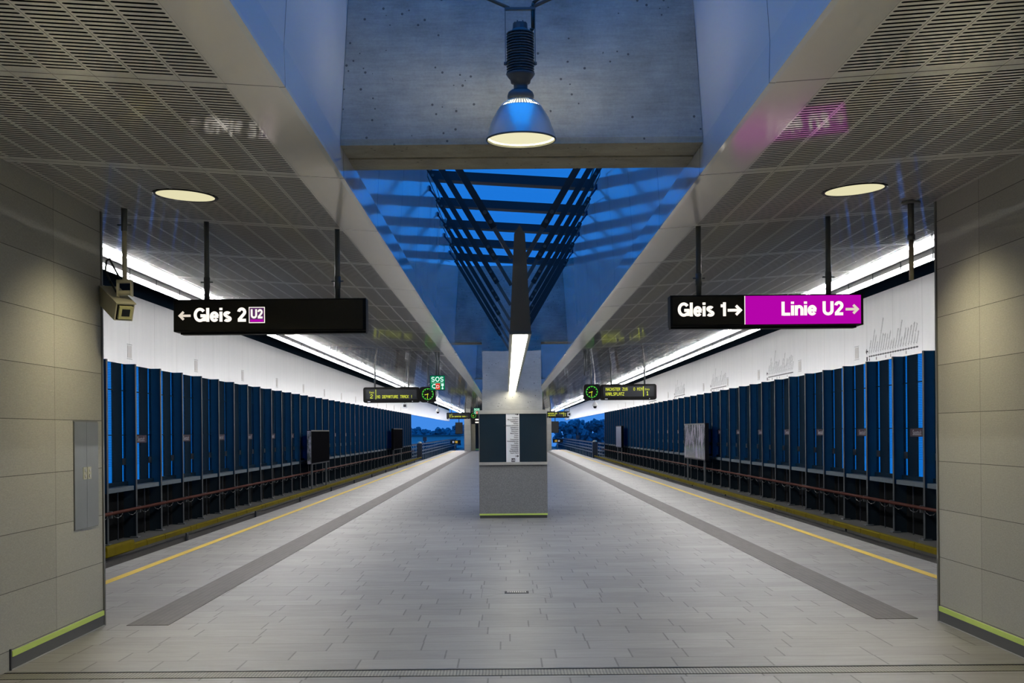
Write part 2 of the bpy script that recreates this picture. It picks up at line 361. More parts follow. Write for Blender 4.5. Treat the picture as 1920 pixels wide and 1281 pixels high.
# stair house at the far end of the platform
for sgn, nm in ((-1, 'left'), (1, 'right')):
    a, b = sorted((XC+sgn*2.95, XC+sgn*3.45))
    tag(MB().box(a, b, 97, 108, 0, 3.34).build('wall_far_'+nm, WALL), kind='structure')
    tag(MB().box(*sorted((XC+sgn*2.6, XC+sgn*2.97)), 98.0, 98.2, 0, 3.3).build('trim_far_'+nm, flat('bronze_door_frame_'+nm, (.34,.31,.22), .4, .5)), kind='structure')
tag(MB().box(XC-2.95, XC+2.95, 103, 103.2, 0, 3.3).build('wall_far_back', BRICKD), kind='structure')
tag(MB().box(XC-2.95, XC+2.95, 102.9, 103, .0, .12).build('baseboard_far', LIME), kind='structure')
sg = thing('direction_sign', 'tiny black sign with two white lit lines in the far stair house opening', 'sign')
MB().box(-2.75, -1.55, 96.8, 97.0, 2.15, 2.85).build('case', BLACK, sg)
MB().tube((-2.15, 96.9, 2.85), (-2.15, 96.9, cz(2.2)+.01), .03, 8).build('hanger', BLACK, sg)
for z in (2.5, 2.28): MB().box(-2.45, -1.75, 96.77, 96.8, z-.05, z+.05).build('lit_line', LETW, sg)

# concrete cross beams and skylights
beams = [8.0, 25.4, 42.8, 60.2, 77.6, 95.0]
for i, y in enumerate(beams):
    y0 = 7.9 if i == 0 else y
    b = MB()
    b.prism_y([(XC-1.166, 3.44), (XC+1.166, 3.44), (XC+1.068, 4.98), (XC-1.068, 4.98)], y0, y0+.35)
    b.prism_y([(XC-1.166, 3.47), (XC+1.166, 3.47), (XC+1.068, 4.98), (XC-1.068, 4.98)], y0+.35, y0+.75)
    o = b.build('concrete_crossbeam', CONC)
    tag(o, ['board-marked concrete cross beam directly behind the hanging industrial lamp', 'concrete cross beam on top of the central column'][i] if i < 2 else 'distant concrete cross beam across the skylight shaft behind the column', 'beam', None if i < 2 else 'distant cross beams')
    b = MB().box(XC-1.168, XC+1.168, y0+.0, y0+.36, 3.40, 3.44).box(XC-1.168, XC+1.168, y0+.41, y0+.75, 3.40, 3.47)
    b.build('soffit', CONCB, o)
edges = [(YB, 7.9)]+[(a+.75, b) for a, b in zip([7.9]+beams[1:], beams[1:])]
for i, (a, b) in enumerate(edges):
    w = struct('window_skylight_%d' % (i+1))
    MB().poly([(XC-1.2, a, 5.06), (XC+1.2, a, 4.92), (XC+1.2, b, 4.92), (XC-1.2, b, 5.06)]).build('pane', CLEAR, w)
# roof beams under the glass
ys = [16.5-1.9*3+1.9*i for i in range(8)]
for y in ys+[ys[0]-1.9*k for k in (3, 5)] + [28+1.9*i for i in range(6)]:
    if abs(y-8.2) < .6: continue
    pr = [(XC-1.07, 4.93), (XC+1.08, 4.79), (XC+1.08, 4.91), (XC-1.07, 5.05)]
    o = MB().prism_y(pr, y-.11, y+.11).build('skylight_beam', DSTEEL)
    g = 'skylight beams above the struts' if 8 < y < 25 else ('skylight beams above the pendant lamp' if y < 8 else 'skylight beams beyond the column')
    tag(o, {'skylight beams above the struts': 'dark steel beam crossing under the skylight glass above the slanting struts', 'skylight beams above the pendant lamp': 'dark steel beam under the nearest skylight glass above the pendant lamp', 'skylight beams beyond the column': 'dark steel beam under the skylight glass beyond the column'}[g], 'beam', g)

# ---- V frames of slanting struts
def vframe():
    t = thing('strut_frame', 'pair of black slanting steel struts meeting at the long tapered luminaire', 'roof strut', (XC, 10.2, 0), 'pairs of slanting struts under the skylight')
    for s in (-1, 1):
        top, bot = Vector((s*.985, 0, CH+3.02)), Vector((s*.055, 0, CH+1.44))
        d = (bot-top).normalized(); L = (bot-top).length
        q = Matrix.Translation(top) @ d.to_track_quat('Z', 'Y').to_matrix().to_4x4()
        st = MB().box(-.012, .012, -.028, .028, 0, L*.84, q).build('strut', DSTEEL, t)
        # the flat side faces along the platform: bar width lies in the frame plane
        st.data.transform(Matrix.Identity(4))
        pl = MB().box(-.006, .006, -.018, .018, L*.80, L*1.0, q).build('end_plate', GALV, t)
        for k in (.02, .06, .76, .81):
            c = top+d*L*k
            MB().tube(c+Vector((0, -.034, 0)), c+Vector((0, .034, 0)), .016, 10).build('bolt', GALV, st)
        w = Vector((s*1.09, 0, CH+3.16))
        MB().tube(top, w, .012, 8).tube(w+Vector((0,-.05,0)), w+Vector((0,.05,0)), .03, 10).build('wall_bracket', NAVY, t)
    return t
vf = vframe()
# turn each bar so its broad side faces the camera
for i in range(7):
    o = vf if i == 0 else dup(vf)
    o.location = (XC, 10.2+1.9*i, 0)
for s, nm in ((-1, 'left'), (1, 'right')):
    pts = []
    for i in range(8):
        pts.append((XC+s*.985, 10.2+1.9*i, CH+3.02)); pts.append((XC+s*1.05, 11.15+1.9*i, CH+3.12))
    tag(MB().path(pts[:-2], .006, 6).build('stay_cable', CABLE), 'thin stay cable zigzagging along the tops of the %s struts' % nm, 'cable')

# ---- long tapered luminaire
t = thing('linear_luminaire', 'long tapered grey luminaire with glowing underside above the info column', 'ceiling light', (XC, 9.5, 0))
prof = [(-.082, CH+.775), (.082, CH+.775), (.042, CH+1.53), (0, CH+1.60), (-.042, CH+1.53)]
MB().prism_y(prof, 0, 14.4).build('body', FINM, t)
MB().box(-.086, .086, -.004, 14.4, CH+.752, CH+.775).build('bottom_frame', GALV, t)
d = MB()
for i in range(9):
    d.box(-.058, .058, .08+1.58*i, .08+1.58*i+1.54, CH+.742, CH+.752)
df = d.build('diffuser', LINE, t)
d = MB()
for i in range(28): d.tube((0, .35+.5*i, CH+.737), (0, .35+.5*i, CH+.7419), .035, 12)
d.build('lamp_cap', emit('lamp_cap_glow', (1,.9,.65), 3), t)

# ---- central column with info panel
t = thing('information_column', 'central concrete column with granite base and dark glass information panel', 'column', (XC, 0, 0))
hw = .605
MB().box(-hw, hw, 21.75, 24.4, .09, .96).build('granite_base', GRAN, t, bevel=.006)
MB().box(-hw+.01, hw-.01, 21.77, 24.4, 0, .06).build('skirting', KICK, t)
MB().box(-hw-.001, hw+.001, 21.745, 24.4, .062, .092).build('safety_stripe', LIME, t)
MB().box(-hw-.01, hw+.01, 21.742, 21.77, 0, .006).build('bottom_profile', STEEL, t)
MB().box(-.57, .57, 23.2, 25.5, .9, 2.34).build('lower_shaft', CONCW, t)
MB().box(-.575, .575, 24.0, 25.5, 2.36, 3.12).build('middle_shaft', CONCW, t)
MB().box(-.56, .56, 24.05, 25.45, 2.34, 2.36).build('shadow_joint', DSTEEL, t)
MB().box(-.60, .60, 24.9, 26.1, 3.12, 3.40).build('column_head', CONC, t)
MB().box(-.58, .58, 21.80, 23.2, .96, 1.92).build('panel_case', BLACK, t)
MB().box(-hw, hw, 21.70, 21.82, 1.86, 1.925).build('top_rail', STEEL, t)
MB().box(-hw, hw, 21.70, 21.82, .955, 1.005).build('bottom_rail', STEEL, t)
for s in (-1, 1):
    MB().box(*sorted((s*.12, s*(hw-.012))), 21.73, 21.79, 1.005, 1.86).build('glass_panel', INFO, t)
    MB().box(*sorted((s*(hw-.012), s*hw)), 21.72, 21.80, 1.005, 1.86).build('side_profile', TRIMM, t)
LX0, LX1 = P(949, 820, 21.7)[0]-XC, P(974, 820, 21.7)[0]-XC
lp = MB().box(LX0, LX1, 21.715, 21.75, 1.005, 1.86).build('station_list', PAPER, t)
names = ['Karlsplatz','Museumsquartier','Volkstheater','Rathaus','Schottentor-Universität','Schottenring','Taborstraße','Praterstern','Messe-Prater','Krieau','Stadion','Donaumarina','Donaustadtbrücke','Stadlau','Hardeggasse','Donauspital','Aspernstraße','Hausfeldstraße','Aspern Nord']
def arrow(name, mat, parent, cx, y, cz_, w, s=1, th=.14, ext=.002, h=.9):
    """right pointing (s=1) or left pointing arrow facing the camera, w wide"""
    b = MB(); t_ = w*th/2
    b.box(-w/2, w/2-t_*1.2, -ext, 0, -t_, t_)
    for q in (-1, 1):
        Mx = Matrix.Translation((w/2-t_*.7, 0, 0)) @ Matrix.Rotation(R(q*45), 4, 'Y')
        b.box(-w*.52*h, t_, -ext, 0, -t_, t_, Mx)
    o = b.build(name, mat, parent); o.location = (cx, y, cz_)
    if s < 0: o.rotation_euler.z = math.pi; o.location.y = y-ext
    return o
zt0 = P(970, 783, 21.7)[1]; zt1 = P(970, 849.5, 21.7)[1]
for i, nmx in enumerate(names):
    z = zt0+(zt1-zt0)*i/18
    text('station_name', nmx, .030, INK, lp, (LX1-.018, 21.712, z-.011), .0006, 'RIGHT', sx=.9)
arrow('arrow', INK, lp, LX1-.045, 21.713, P(970, 777, 21.7)[1], .055, 1, .2)
arrow('arrow', INK, lp, LX1-.045, 21.713, P(970, 855.5, 21.7)[1], .055, 1, .2)
zb = P(962, 863, 21.7)[1]
bd = MB().box(LX0+.09, LX0+.155, 21.708, 21.715, zb-.032, zb+.032).build('line_badge', PLATE, lp)
text('badge_lettering', 'U2', .045, PAPER, bd, (LX0+.1225, 21.706, zb-.016), .001, 'CENTER')

# ---- floor details
for s, nm in ((-1, 'left'), (1, 'right')):
    a, b = sorted((XC+s*4.28, XC+s*4.38))
    tag(MB().box(a, b, YB, 100.6, 0, .003).build('yellow_safety_line', YEL), 'yellow safety line painted along the %s platform edge' % nm, 'floor marking')
    a, b = sorted((XC+s*2.87, XC+s*3.21))
    tag(MB().box(a, b, 9.95, 96.9, 0, .004).build('tactile_strip', TACT), 'dark ribbed tactile guidance strip along the %s side of the platform' % nm, 'tactile paving')
t = thing('expansion_joint', 'patterned metal expansion joint cover running across the hall floor', 'joint cover', (0, 7.78, 0))
MB().box(-3.28, 3.45, 0, .18, 0, .004).build('patterned_cover', CHECK, t)
MB().box(-3.28, 3.45, .195, .215, 0, .0035).build('rubber_gap', BLACK, t)
MB().box(-3.28, 3.45, .215, .222, 0, .006).build('metal_edge', STEEL, t)
t = thing('floor_drain', 'small rectangular metal drain grate set in a crossed slab before the column', 'drain', (.085, 11.8, 0))
MB().box(-.115, .115, -.075, .075, 0, .003).build('frame', BLACK, t)
g = MB()
for i in range(9): g.box(-.088+.0206*i, -.078+.0206*i, -.04, .04, .002, .006)
g.box(-.1, .1, -.056, -.05, 0, .006).box(-.1, .1, .05, .056, 0, .006)
g.build('grate', STEEL, t)
g = MB()
for s in (-1, 1):
    g.box(*sorted((s*.33, s*.334)), -.36, .36, 0, .0015)
    for q in (-1, 1):
        a_ = Vector((s*.1, q*.05, 0)); b_ = Vector((s*.33, q*.36, 0)); dn = (b_-a_).normalized(); pn = Vector((-dn.y, dn.x, 0))*.003
        g.poly([a_-pn+Vector((0,0,.0015)), b_-pn+Vector((0,0,.0015)), b_+pn+Vector((0,0,.0015)), a_+pn+Vector((0,0,.0015))])
g.build('slab_joint', KICK, t)

# ================================================================== TRACK WALLS
def bay(side):
    s = side; t = struct('window_%d' % (1 if s < 0 else 101))
    def bx(b, r0, r1, y0, y1, z0, z1): return b.box(*sorted((s*r0, s*r1)), y0, y1, z0, z1)
    zs = .50
    # seen from the far post (y = 1.85) towards the camera
    bx(bx(MB(), RW, RW+.01, .08, 1.02, zs, 3.02), RW, RW+.01, 1.60, 1.84, zs, 3.02).build('pane', PANE, t)
    bx(bx(MB(), RW-.002, RW+.03, 1.02, 1.60, zs, 3.02), RW-.002, RW+.03, -.03, .08, zs, 3.02).build('dark_panel', PANEL, t)
    bx(bx(MB(), RW-.01, RW+.02, 0, 1.85, 2.45, 2.47), RW-.01, RW+.02, 0, 1.85, 1.53, 1.55).build('transom', PANEL, t)
    bx(MB(), RW-.01, RW+.02, 1.60, 1.82, .92, 1.06).build('bracket', DSTEEL, t)
    bx(MB(), RW-.06, RW+.03, .06, 1.8, .50, .58).build('bottom_frame', PANEL, t)
    bx(MB(), RF+.03, RW+.05, .10, 1.75, .40, .49).build('sill', SILL, t)
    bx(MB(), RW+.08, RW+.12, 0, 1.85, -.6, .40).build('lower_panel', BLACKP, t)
    for yy in (.55, 1.25):
        bx(MB(), RW-.02, RW+.0, yy-.012, yy+.012, -.02 if yy < 1 else -.6, .40).build('hanger', GALV if yy < 1 else DSTEEL, t)
    return t
def post(side):
    s = side
    nm = 'left' if s < 0 else 'right'
    t = thing('wall_post', 'steel fin post standing against the blue glass wall of the %s track' % nm, 'post', (XC, 20, 0), 'fin posts of the %s track wall' % nm)
    MB().box(*sorted((s*(RF+.012), s*(RW+.05))), -.012, .012, .40, 3.02).build('fin', NAVY, t)
    MB().box(*sorted((s*(RF+.012), s*(RW+.05))), -.012, .012, -.6, .40).build('shaded_fin_part', LFIN, t)  # same fin, split off to carry the painted shade
    MB().box(*sorted((s*RF, s*(RF+.014))), -.045, .045, -.6, 3.02).build('flange', FLANGE, t)
    MB().box(*sorted((s*(RF-.05), s*(RF+.12))), -.1, .1, -.6, -.57).build('foot_plate', GALV, t)
    return t
# small plates with the station's name
def nameplate(side):
    s = side; nm = 'left' if s < 0 else 'right'
    t = thing('station_name_plate', 'small plum name plate with pale lettering on the blue %s track wall' % nm, 'sign', (XC, 20, 1.46), 'name plates on the %s track wall' % nm)
    MB().box(*sorted((s*(RF+.10), s*(RF+.115))), .3, 1.12, -.085, .075).build('plate', PLATE, t)
    if s < 0: text('lettering', 'Seestadt', .15, PLTXT, t, (-(RF+.098), .71, -.055), .001, 'CENTER', (R(90), 0, R(90)))
    else: text('lettering', 'Seestadt', .15, PLTXT, t, ((RF+.098), .71, -.055), .001, 'CENTER', (R(90), 0, R(-90)))
    return t
for s, y0 in ((-1, 23.75), (1, 23.4)):
    nm = 'left' if s < 0 else 'right'
    b0, p0, n0 = bay(s), post(s), nameplate(s)
    num = 0
    for k in range(-2, 42):
        y = y0+1.85*k
        p = p0 if k == -2 else dup(p0); p.location = (XC, y, 0)
        if k < 41:
            b = b0 if k == -2 else dup(b0); b.location = (XC, y, 0)
            num += 1; b.name = 'window_%d' % (num if s < 0 else num+100)
    for j in range(18):
        yy = (25.0 if s < 0 else 24.0)+3.70*j - (.0)
        yb = y0+1.85*(2*j+ (1 if s < 0 else 0))
        n_ = n0 if j == 0 else dup(n0); n_.location = (XC, yb-.05, 1.46)
    # red pipe with clamps
    zr = .02
    pp = thing('pipe', 'reddish brown pipe running along the posts of the %s track wall' % nm, 'pipe', (XC+s*(RF-.06), 0, 0))
    MB().tube((0, 12, zr), (0, 102, zr), .035, 12).build('pipe_run', RUST, pp)
    cl = MB().box(*sorted((-s*.02, s*.05)), y0-3.715, y0-3.685, zr-.09, zr+.045).build('clamp', GALV, pp)
    for k in range(1, 44): q = dup(cl); q.location.y = 1.85*k
    yy = y0-3.7
    cb = MB().path([(0, yy+.1, zr-.03), (0, yy+.25, zr-.09), (0, yy+.45, zr-.11), (0, yy+.62, zr-.08), (0, yy+.72, zr-.03)], .007, 6).build('cable_loop', CABLE, pp)
    for k in range(1, 48): q = dup(cb); q.location.y = .925*k
    # conductor rail cover
    xr = XC+s*7.22
    cr = thing('conductor_rail', 'yellow covered conductor rail along the %s track' % nm, 'rail', (xr, 0, 0))
    MB().box(-.05, .05, 12, 102, -.80, -.70).build('rail_bar', RAIL, cr)
    y = 12.0; i = 0
    seg = MB()
    while y < 102:
        L = (2.05, 2.05, 1.3, 2.05, .5)[i % 5]
        seg.prism_y([(-.045, -.615), (.045, -.615), (.045, -.53), (.03, -.51), (-.03, -.51), (-.045, -.53)], y, min(y+L-.03, 102)); y += L; i += 1
    seg.build('yellow_cover', TYEL, cr)
    sp_ = MB().box(-.12, .16, 19.3, 19.7, -1.1, -.82).box(.06, .10, 19.45, 19.55, -.9, -.62).build('support', DSTEEL, cr)
    for k in range(1, 12): q = dup(sp_); q.location.y = 7.4*k
    yh = P(0, 0, 1)[0]
    if s < 0: MB().prism_y([(-.06, -.63), (.06, -.63), (.06, -.46), (.04, -.43), (-.04, -.43), (-.06, -.46)], 21.6, 23.2).build('raised_cover', TYEL, cr, bevel=.04)
    # running rails
    for r in (5.45, 6.89):
        x = XC+s*r
        tag(MB().prism_y([(x-.07, -1.1), (x+.07, -1.1), (x+.01, -1.07), (x+.01, -1.0), (x+.036, -.985), (x+.036, -.95), (x-.036, -.95), (x-.036, -.985), (x-.01, -1.0), (x-.01, -1.07)], YB, 204).build('running_rail', RAIL), '%s running rail of the %s track below the platform edge' % ('inner' if r < 6 else 'outer', nm), 'rail')
    # vents in the white band
    v0 = thing('wall_vent', 'small beige vent plate on the white band above the %s track wall' % nm, 'vent', (XC+s*(RW-.004), 25.9, 3.30), 'vent plates on the %s white band' % nm)
    MB().box(-.004, .004, -.14, .14, -.13, .13).build('plate', VENT, v0)
    MB().box(-.005, .004, -.17, .17, .15, .157).box(-.005, .004, -.17, .17, -.157, -.15).build('frame_line', GREYP, v0)
    for k in range(13):
        v = v0 if k == 0 else dup(v0); v.location.y = (25.9 if s < 0 else 23.0)+5.55*k
# line diagrams on the right white band
def diagram(y, lab):
    t = thing('line_diagram', lab, 'route map', (XC+RW-.003, y, 3.16), 'line diagrams on the right white band')
    # runs towards smaller y as the text reads left to right when facing the wall
    MB().box(-.002, .002, -3.3, 0, -.012, .012).build('route_line', GREYP, t)
    st = MB()
    for i in range(20): st.tube((-.004, -.04-.168*i, 0), (.002, -.04-.168*i, 0), .022, 10)
    st.build('station_dot', INK, t)
    nm = MB()
    for i, n_ in enumerate(names+['Seestadt']):
        text('station_name', n_, .105, GREYP, t, (-.004, -.05-.168*i, .05), .0, 'LEFT', (R(90), R(-62), R(-90)), sx=.8, ext=.0005)
    bdg = MB().box(-.004, .002, .10, .19, -.09, .0).build('line_badge', INK, t)
    arrow('arrow', INK, t, -.003, .14, .12, .16, -1, .22).rotation_euler = (0, 0, R(90))
    for i, cc in ((0, RUST), (3, RUST), (7, GREYP), (9, GREYP), (15, GREYP)):
        MB().box(-.003, .002, -.06-.168*i, -.03-.168*i, -.10, -.04).build('interchange_mark', cc, t)
for i, (y, lab) in enumerate(((27.6, 'line diagram with slanted station names on the white band, nearest the right wall'), (38.2, 'second line diagram on the right white band, counted from the right wall'), (48.8, 'third line diagram on the right white band, counted from the right wall'), (59.4, 'fourth line diagram on the right white band, counted from the right wall'), (70.0, 'farthest line diagram on the right white band'))):
    diagram(y, lab)
# poster boxes
def posterbox(s, y0, y1, z0, z1, lab, face, r=7.42, endm=None):
    t = thing('poster_case', lab, 'poster case', (XC+s*r, y0, 0))
    th = .16
    MB().box(*sorted((0, s*th)), 0, y1-y0, z0, z1).build('case', BLACK, t)
    MB().box(*sorted((-s*.006, 0)), .06, y1-y0-.06, z0+.05, z1-.05).build('poster', face, t)
    MB().box(*sorted((s*.01, s*(th-.01))), -.006, 0, z0+.03, z1-.03).build('end_panel', endm or GALV, t)
    for yy in (.5, y1-y0-.5):
        MB().box(*sorted((s*.04, s*.1)), yy-.05, yy+.05, -.6, z0).build('leg', GALV, t)
BACKP = flat('unlit_poster_backing', (.004,.004,.005), .9, spec=0)
posterbox(-1, 45.9, 50.6, .36, 1.66, 'dark unlit poster case before the left track wall, the nearer one', BACKP, endm=m_poster(2))
posterbox(-1, 79.5, 86.3, .40, 1.80, 'small dark poster case at the far end of the left track wall', BACKP, endm=BACKP)
posterbox(1, 46.6, 52.0, .36, 1.80, 'glossy grey poster case before the right track wall, the nearer one', m_poster(1), endm=BLACK)
posterbox(1, 80.5, 84.3, .40, 1.85, 'small grey poster case at the far end of the right track wall', flat('pale_poster', (.12,.12,.16), .3), endm=BACKP)

# ================================================================== TUBE LIGHTS
BATTEN = flat('white_batten', (.5,.5,.5), .4)
def tubelight(s, nm):
    t = thing('tube_light', 'white fluorescent tube in the light strip along the %s ceiling edge' % nm, 'light', (XC+s*4.37, 12.2, cz(RE)-.045), 'fluorescent tubes along the %s ceiling edge' % nm)
    MB().tube((0, .03, -.034), (0, 2.07, -.034), .023, 10).build('tube', TUBE, t)
    for yy in (.55, 1.60):
        MB().box(-.035, .035, yy-.02, yy+.02, -.055, .05).build('bracket', GALV, t)
    MB().box(-.034, .034, 0, 2.1, -.008, .05).build('batten', BATTEN, t)
    return t
for s, nm in ((-1, 'left'), (1, 'right')):
    t0 = tubelight(s, nm)
    for k in range(76):
        t_ = t0 if k == 0 else dup(t0); t_.location.y = 12.2+2.1*k

# ================================================================== DOWNLIGHTS AND PENDANT
for i, y in enumerate((9.0, 4.7, .4, -3.6)):
    for s, nm in ((-1, 'left'), (1, 'right')):
        r = 2.455; x = XC+s*r; z = cz(r)
        lab = 'round glowing downlight in the slotted ceiling above the %s sign' % nm if i == 0 else 'round downlight in the %s ceiling behind the camera position' % nm
        t = thing('downlight', lab, 'ceiling light', (x, y, z), None if i == 0 else 'downlights outside the view')
        t.rotation_euler.y = -s*math.atan(.066)
        MB().lathe([(.212, -.004), (.236, -.006), (.238, .0), (.212, .0)], n=48).build('ring', BLACK, t)
        MB().lathe([(.0001, -.003), (.214, -.003)], n=48).build('diffuser', DISC, t)
        l = bpy.data.lights.new('lamp', 'SPOT'); l.energy = W_DOWN*(.38 if i == 0 else 1); l.color = (1, .88, .56); l.spot_size = R(128); l.spot_blend = .85; l.shadow_soft_size = .12
        lo = bpy.data.objects.new('lamp', l); COL.objects.link(lo); lo.parent = t; lo.location = (0, 0, -.02)
# pendant industrial lamp
DP = 7.2
px, pz = P(977, 262, DP)
t = thing('industrial_pendant_lamp', 'large industrial pendant lamp with blue metal shade and ribbed ballast housing', 'lamp', (px, DP, pz))
k = DP/F     # metres per photo pixel here
R0 = 64.5*k
shade = [(64.5, -1), (63.5, 6), (61.5, 14), (58, 26), (52, 40), (44.5, 53), (39.5, 60)]
MB().lathe([(a*k, b*k) for a, b in shade], n=64).lathe([((a-.9)*k, b*k) for a, b in shade], n=64).build('shade', LAMPB, t)
MB().lathe([((a-1.3)*k, b*k) for a, b in shade[:3]], n=64).build('shade_lining', LAMPI, t)
MB().lathe([(.1*k, 20*k), (30*k, 18*k), (50*k, 11*k), (60.5*k, 5*k)], n=64).build('cover_glass', emit('pendant_cover_glass', (1,.95,.62), .85), t)
MB().lathe([(64.0*k, -2.2*k), (65.6*k, -1.2*k), (65.6*k, .8*k), (64.0*k, 1.2*k)], n=64).build('rim', GALV, t)
rb = MB()
for i in range(48):
    a_ = 2*math.pi*i/48; pr = [(40, 59.5), (34, 66), (26, 71.5), (20, 74)]
    for (r1, z1), (r2, z2) in zip(pr, pr[1:]):
        rb.tube((r1*k*math.cos(a_), r1*k*math.sin(a_), z1*k), (r2*k*math.cos(a_), r2*k*math.sin(a_), z2*k), .9*k, 6)
rb.build('ventilation_ribs', LAMPB, t)
MB().lathe([(19*k, 62*k), (22*k, 70*k), (14*k, 74*k)], n=32).build('glowing_collar', emit('warm_glow', (1,.88,.55), 1.6), t)
MB().lathe([(.1*k, 73*k), (23*k, 73.5*k), (24.5*k, 78*k), (25*k, 82*k), (23*k, 88*k), (18*k, 92*k), (13*k, 94*k), (13*k, 104*k), (18*k, 106*k), (19*k, 112*k), (24*k, 118*k), (27*k, 123*k), (26*k, 124*k), (.1*k, 124*k)], n=40).build('neck', IRON, t)
h = MB().lathe([(.1*k, 124*k), (20.5*k, 124*k), (20.5*k, 201*k), (14*k, 207*k), (13.5*k, 218*k), (.1*k, 219*k)], n=12, smooth=False)
for i in range(15):
    z = (127+5.1*i)*k; h.lathe([(20*k, z-.8*k), (26*k, z-.8*k), (26*k, z+.9*k), (20*k, z+.9*k)], n=12, smooth=False)
for i in range(6):
    a_ = 2*math.pi*i/6; h.box(10*k*math.cos(a_)-1.2*k, 10*k*math.cos(a_)+1.2*k, 10*k*math.sin(a_)-1.2*k, 10*k*math.sin(a_)+1.2*k, 217*k, 221*k)
h.build('ballast_housing', IRON, t)
yk = MB()
for s in (-1, 1):
    yk.box(*sorted((s*27*k, s*28.6*k)), -4*k, 4*k, 140*k, 246*k)
    yk.tube((s*25*k, 0, 143*k), (s*31*k, 0, 143*k), 3.2*k, 10)
yk.box(-29*k, 29*k, -4*k, 4*k, 243*k, 247.5*k)
yk.build('yoke', GALV, t)
ar = MB()
for s in (-1, 1): ar.tube((s*20*k, 0, 247*k), (s*(1.0), .0, 247*k+.42), 3.4*k, 8)
ar.build('hanging_arm', GALV, t)
MB().path([(20*k, 0, 205*k), (24*k, 0, 208*k), (24*k, 0, 246*k), (25*k, 0, 256*k), (33*k, 0, 263*k), (60*k, 0, 275*k)], 3.4*k, 10).build('cable', CABLE, t)
l = bpy.data.lights.new('bulb', 'POINT'); l.energy = W_PEND; l.color = (1, .90, .62); l.shadow_soft_size = .05
lo = bpy.data.objects.new('bulb', l); COL.objects.link(lo); lo.parent = t; lo.location = (0, 0, 58*k)
l = bpy.data.lights.new('lamp', 'SPOT'); l.energy = 60; l.color = (1, .92, .7); l.spot_size = R(120); l.spot_blend = .8; l.shadow_soft_size = .15
lo = bpy.data.objects.new('lamp', l); COL.objects.link(lo); lo.parent = t; lo.location = (0, 0, -4*k)


# ---- bold grotesque lettering drawn with strokes (cap height 1)
def arc(cx, cy, rx, ry, a0, a1, n=18):
    return [(cx+rx*math.cos(R(a0+(a1-a0)*i/n)), cy+ry*math.sin(R(a0+(a1-a0)*i/n))) for i in range(n+1)]
GL = {
 'G': (.80, [arc(.42, .5, .33, .41, 38, 318), [(.735, .50), (.735, .04)], [(.45, .44), (.82, .44)]]),
 'l': (.20, [[(.10, 0), (.10, 1.0)]]),
 'i': (.20, [[(.10, 0), (.10, .73)], [(.10, .83), (.10, 1.0)]]),
 'e': (.60, [arc(.30, .365, .215, .275, 8, 325), [(.08, .37), (.585, .37)]]),
 's': (.56, [arc(.28, .53, .17, .115, 25, 205, 12)[:]+arc(.29, .20, .19, .12, 75, -155, 14)]),
 'n': (.58, [[(.10, 0), (.10, .73)], arc(.30, .42, .19, .22, 175, 0, 12)+[(.49, 0)]]),
 'L': (.60, [[(.11, 0), (.11, 1.0)], [(.11, .095), (.60, .095)]]),
 'U': (.76, [[(.11, 1.0), (.11, .36)]+arc(.38, .36, .27, .27, 180, 360, 16)+[(.65, 1.0)]]),
 '2': (.62, [arc(.31, .69, .205, .215, 175, -38, 16)+[(.10, .12)], [(.03, .09), (.60, .09)]]),
 '1': (.44, [[(.33, 0), (.33, 1.0)], [(.33, .75), (.06, .75)]]),
 'S': (.72, [arc(.36, .70, .24, .20, 20, 250, 16)+arc(.36, .285, .25, .195, 75, -165, 18)]),
 'O': (.86, [arc(.43, .5, .33, .41, 0, 360, 32)]),
 ' ': (.30, [])}
def lettering(name, s, mat, parent, x0, x1, y, z0, h, th=.215, gap=.06):
    """stroke letters filling x0..x1 with cap height h, facing the camera"""
    tot = sum(GL[c][0]+gap for c in s)-gap; kx = (x1-x0)/tot/1.0
    b = MB(); x = 0
    for c in s:
        w, paths = GL[c]
        for p in paths:
            pts = [Vector((px_, py_)) for px_, py_ in p]
            L_, R_ = [], []
            for i, q in enumerate(pts):
                d = (pts[min(i+1, len(pts)-1)]-pts[max(i-1, 0)]).normalized()
                nn = Vector((-d.y, d.x))*th/2
                L_.append(q+nn); R_.append(q-nn)
            for i in range(len(pts)-1):
                qd = [L_[i], L_[i+1], R_[i+1], R_[i]]
                f = [b.bm.verts.new((x0+(x+v.x)*kx, y, z0+v.y*h)) for v in qd]; g = [b.bm.verts.new((x0+(x+v.x)*kx, y+.002, z0+v.y*h)) for v in qd]
                b.bm.faces.new(f)
                for j in range(4): b.bm.faces.new((f[j], f[(j+1) % 4], g[(j+1) % 4], g[j]))
        x += w+gap
    return b.build(name, mat, parent)

# ================================================================== HANGING SIGNS
DS = 10.1; KS = DS/F
def ceil_z(x): return cz(abs(x-XC))
def hanger(parent, x, z0, y, r=.022, sleeve=True):
    MB().tube((x, y, z0), (x, y, ceil_z(x)+.01), r, 12).build('hanger', GALV, parent)
    if sleeve:
        MB().tube((x, y, z0), (x, y, z0+.09), r*.8, 12).tube((x, y, z0+.09), (x, y, z0+.19), r*1.2, 12).tube((x-.05, y, z0+.15), (x+.05, y, z0+.15), .006, 8).build('clamp', GALV, parent)
t = thing('hanging_sign', 'black hanging sign reading Gleis 2 with a left arrow', 'sign')
x0, zt = P(325, 562, DS); x1, _ = P(686, 560, DS); zb = P(500, 621, DS)[1]
MB().box(x0, x1, DS, DS+.17, zb, zt).build('case', BLACK, t, bevel=.003)
MB().box(x0+.01, x1-.025, DS-.006, DS, zb+.012, zt-.012).build('face', BLACKG, t)
MB().box(x0+.05, x1-.005, DS+.03, DS+.14, zb-.02, zb).build('lower_rail', BLACK, t)
hanger(t, P(383, 500, DS)[0], zt, DS+.085); hanger(t, P(630, 500, DS)[0], zt, DS+.085)
yy = DS-.008
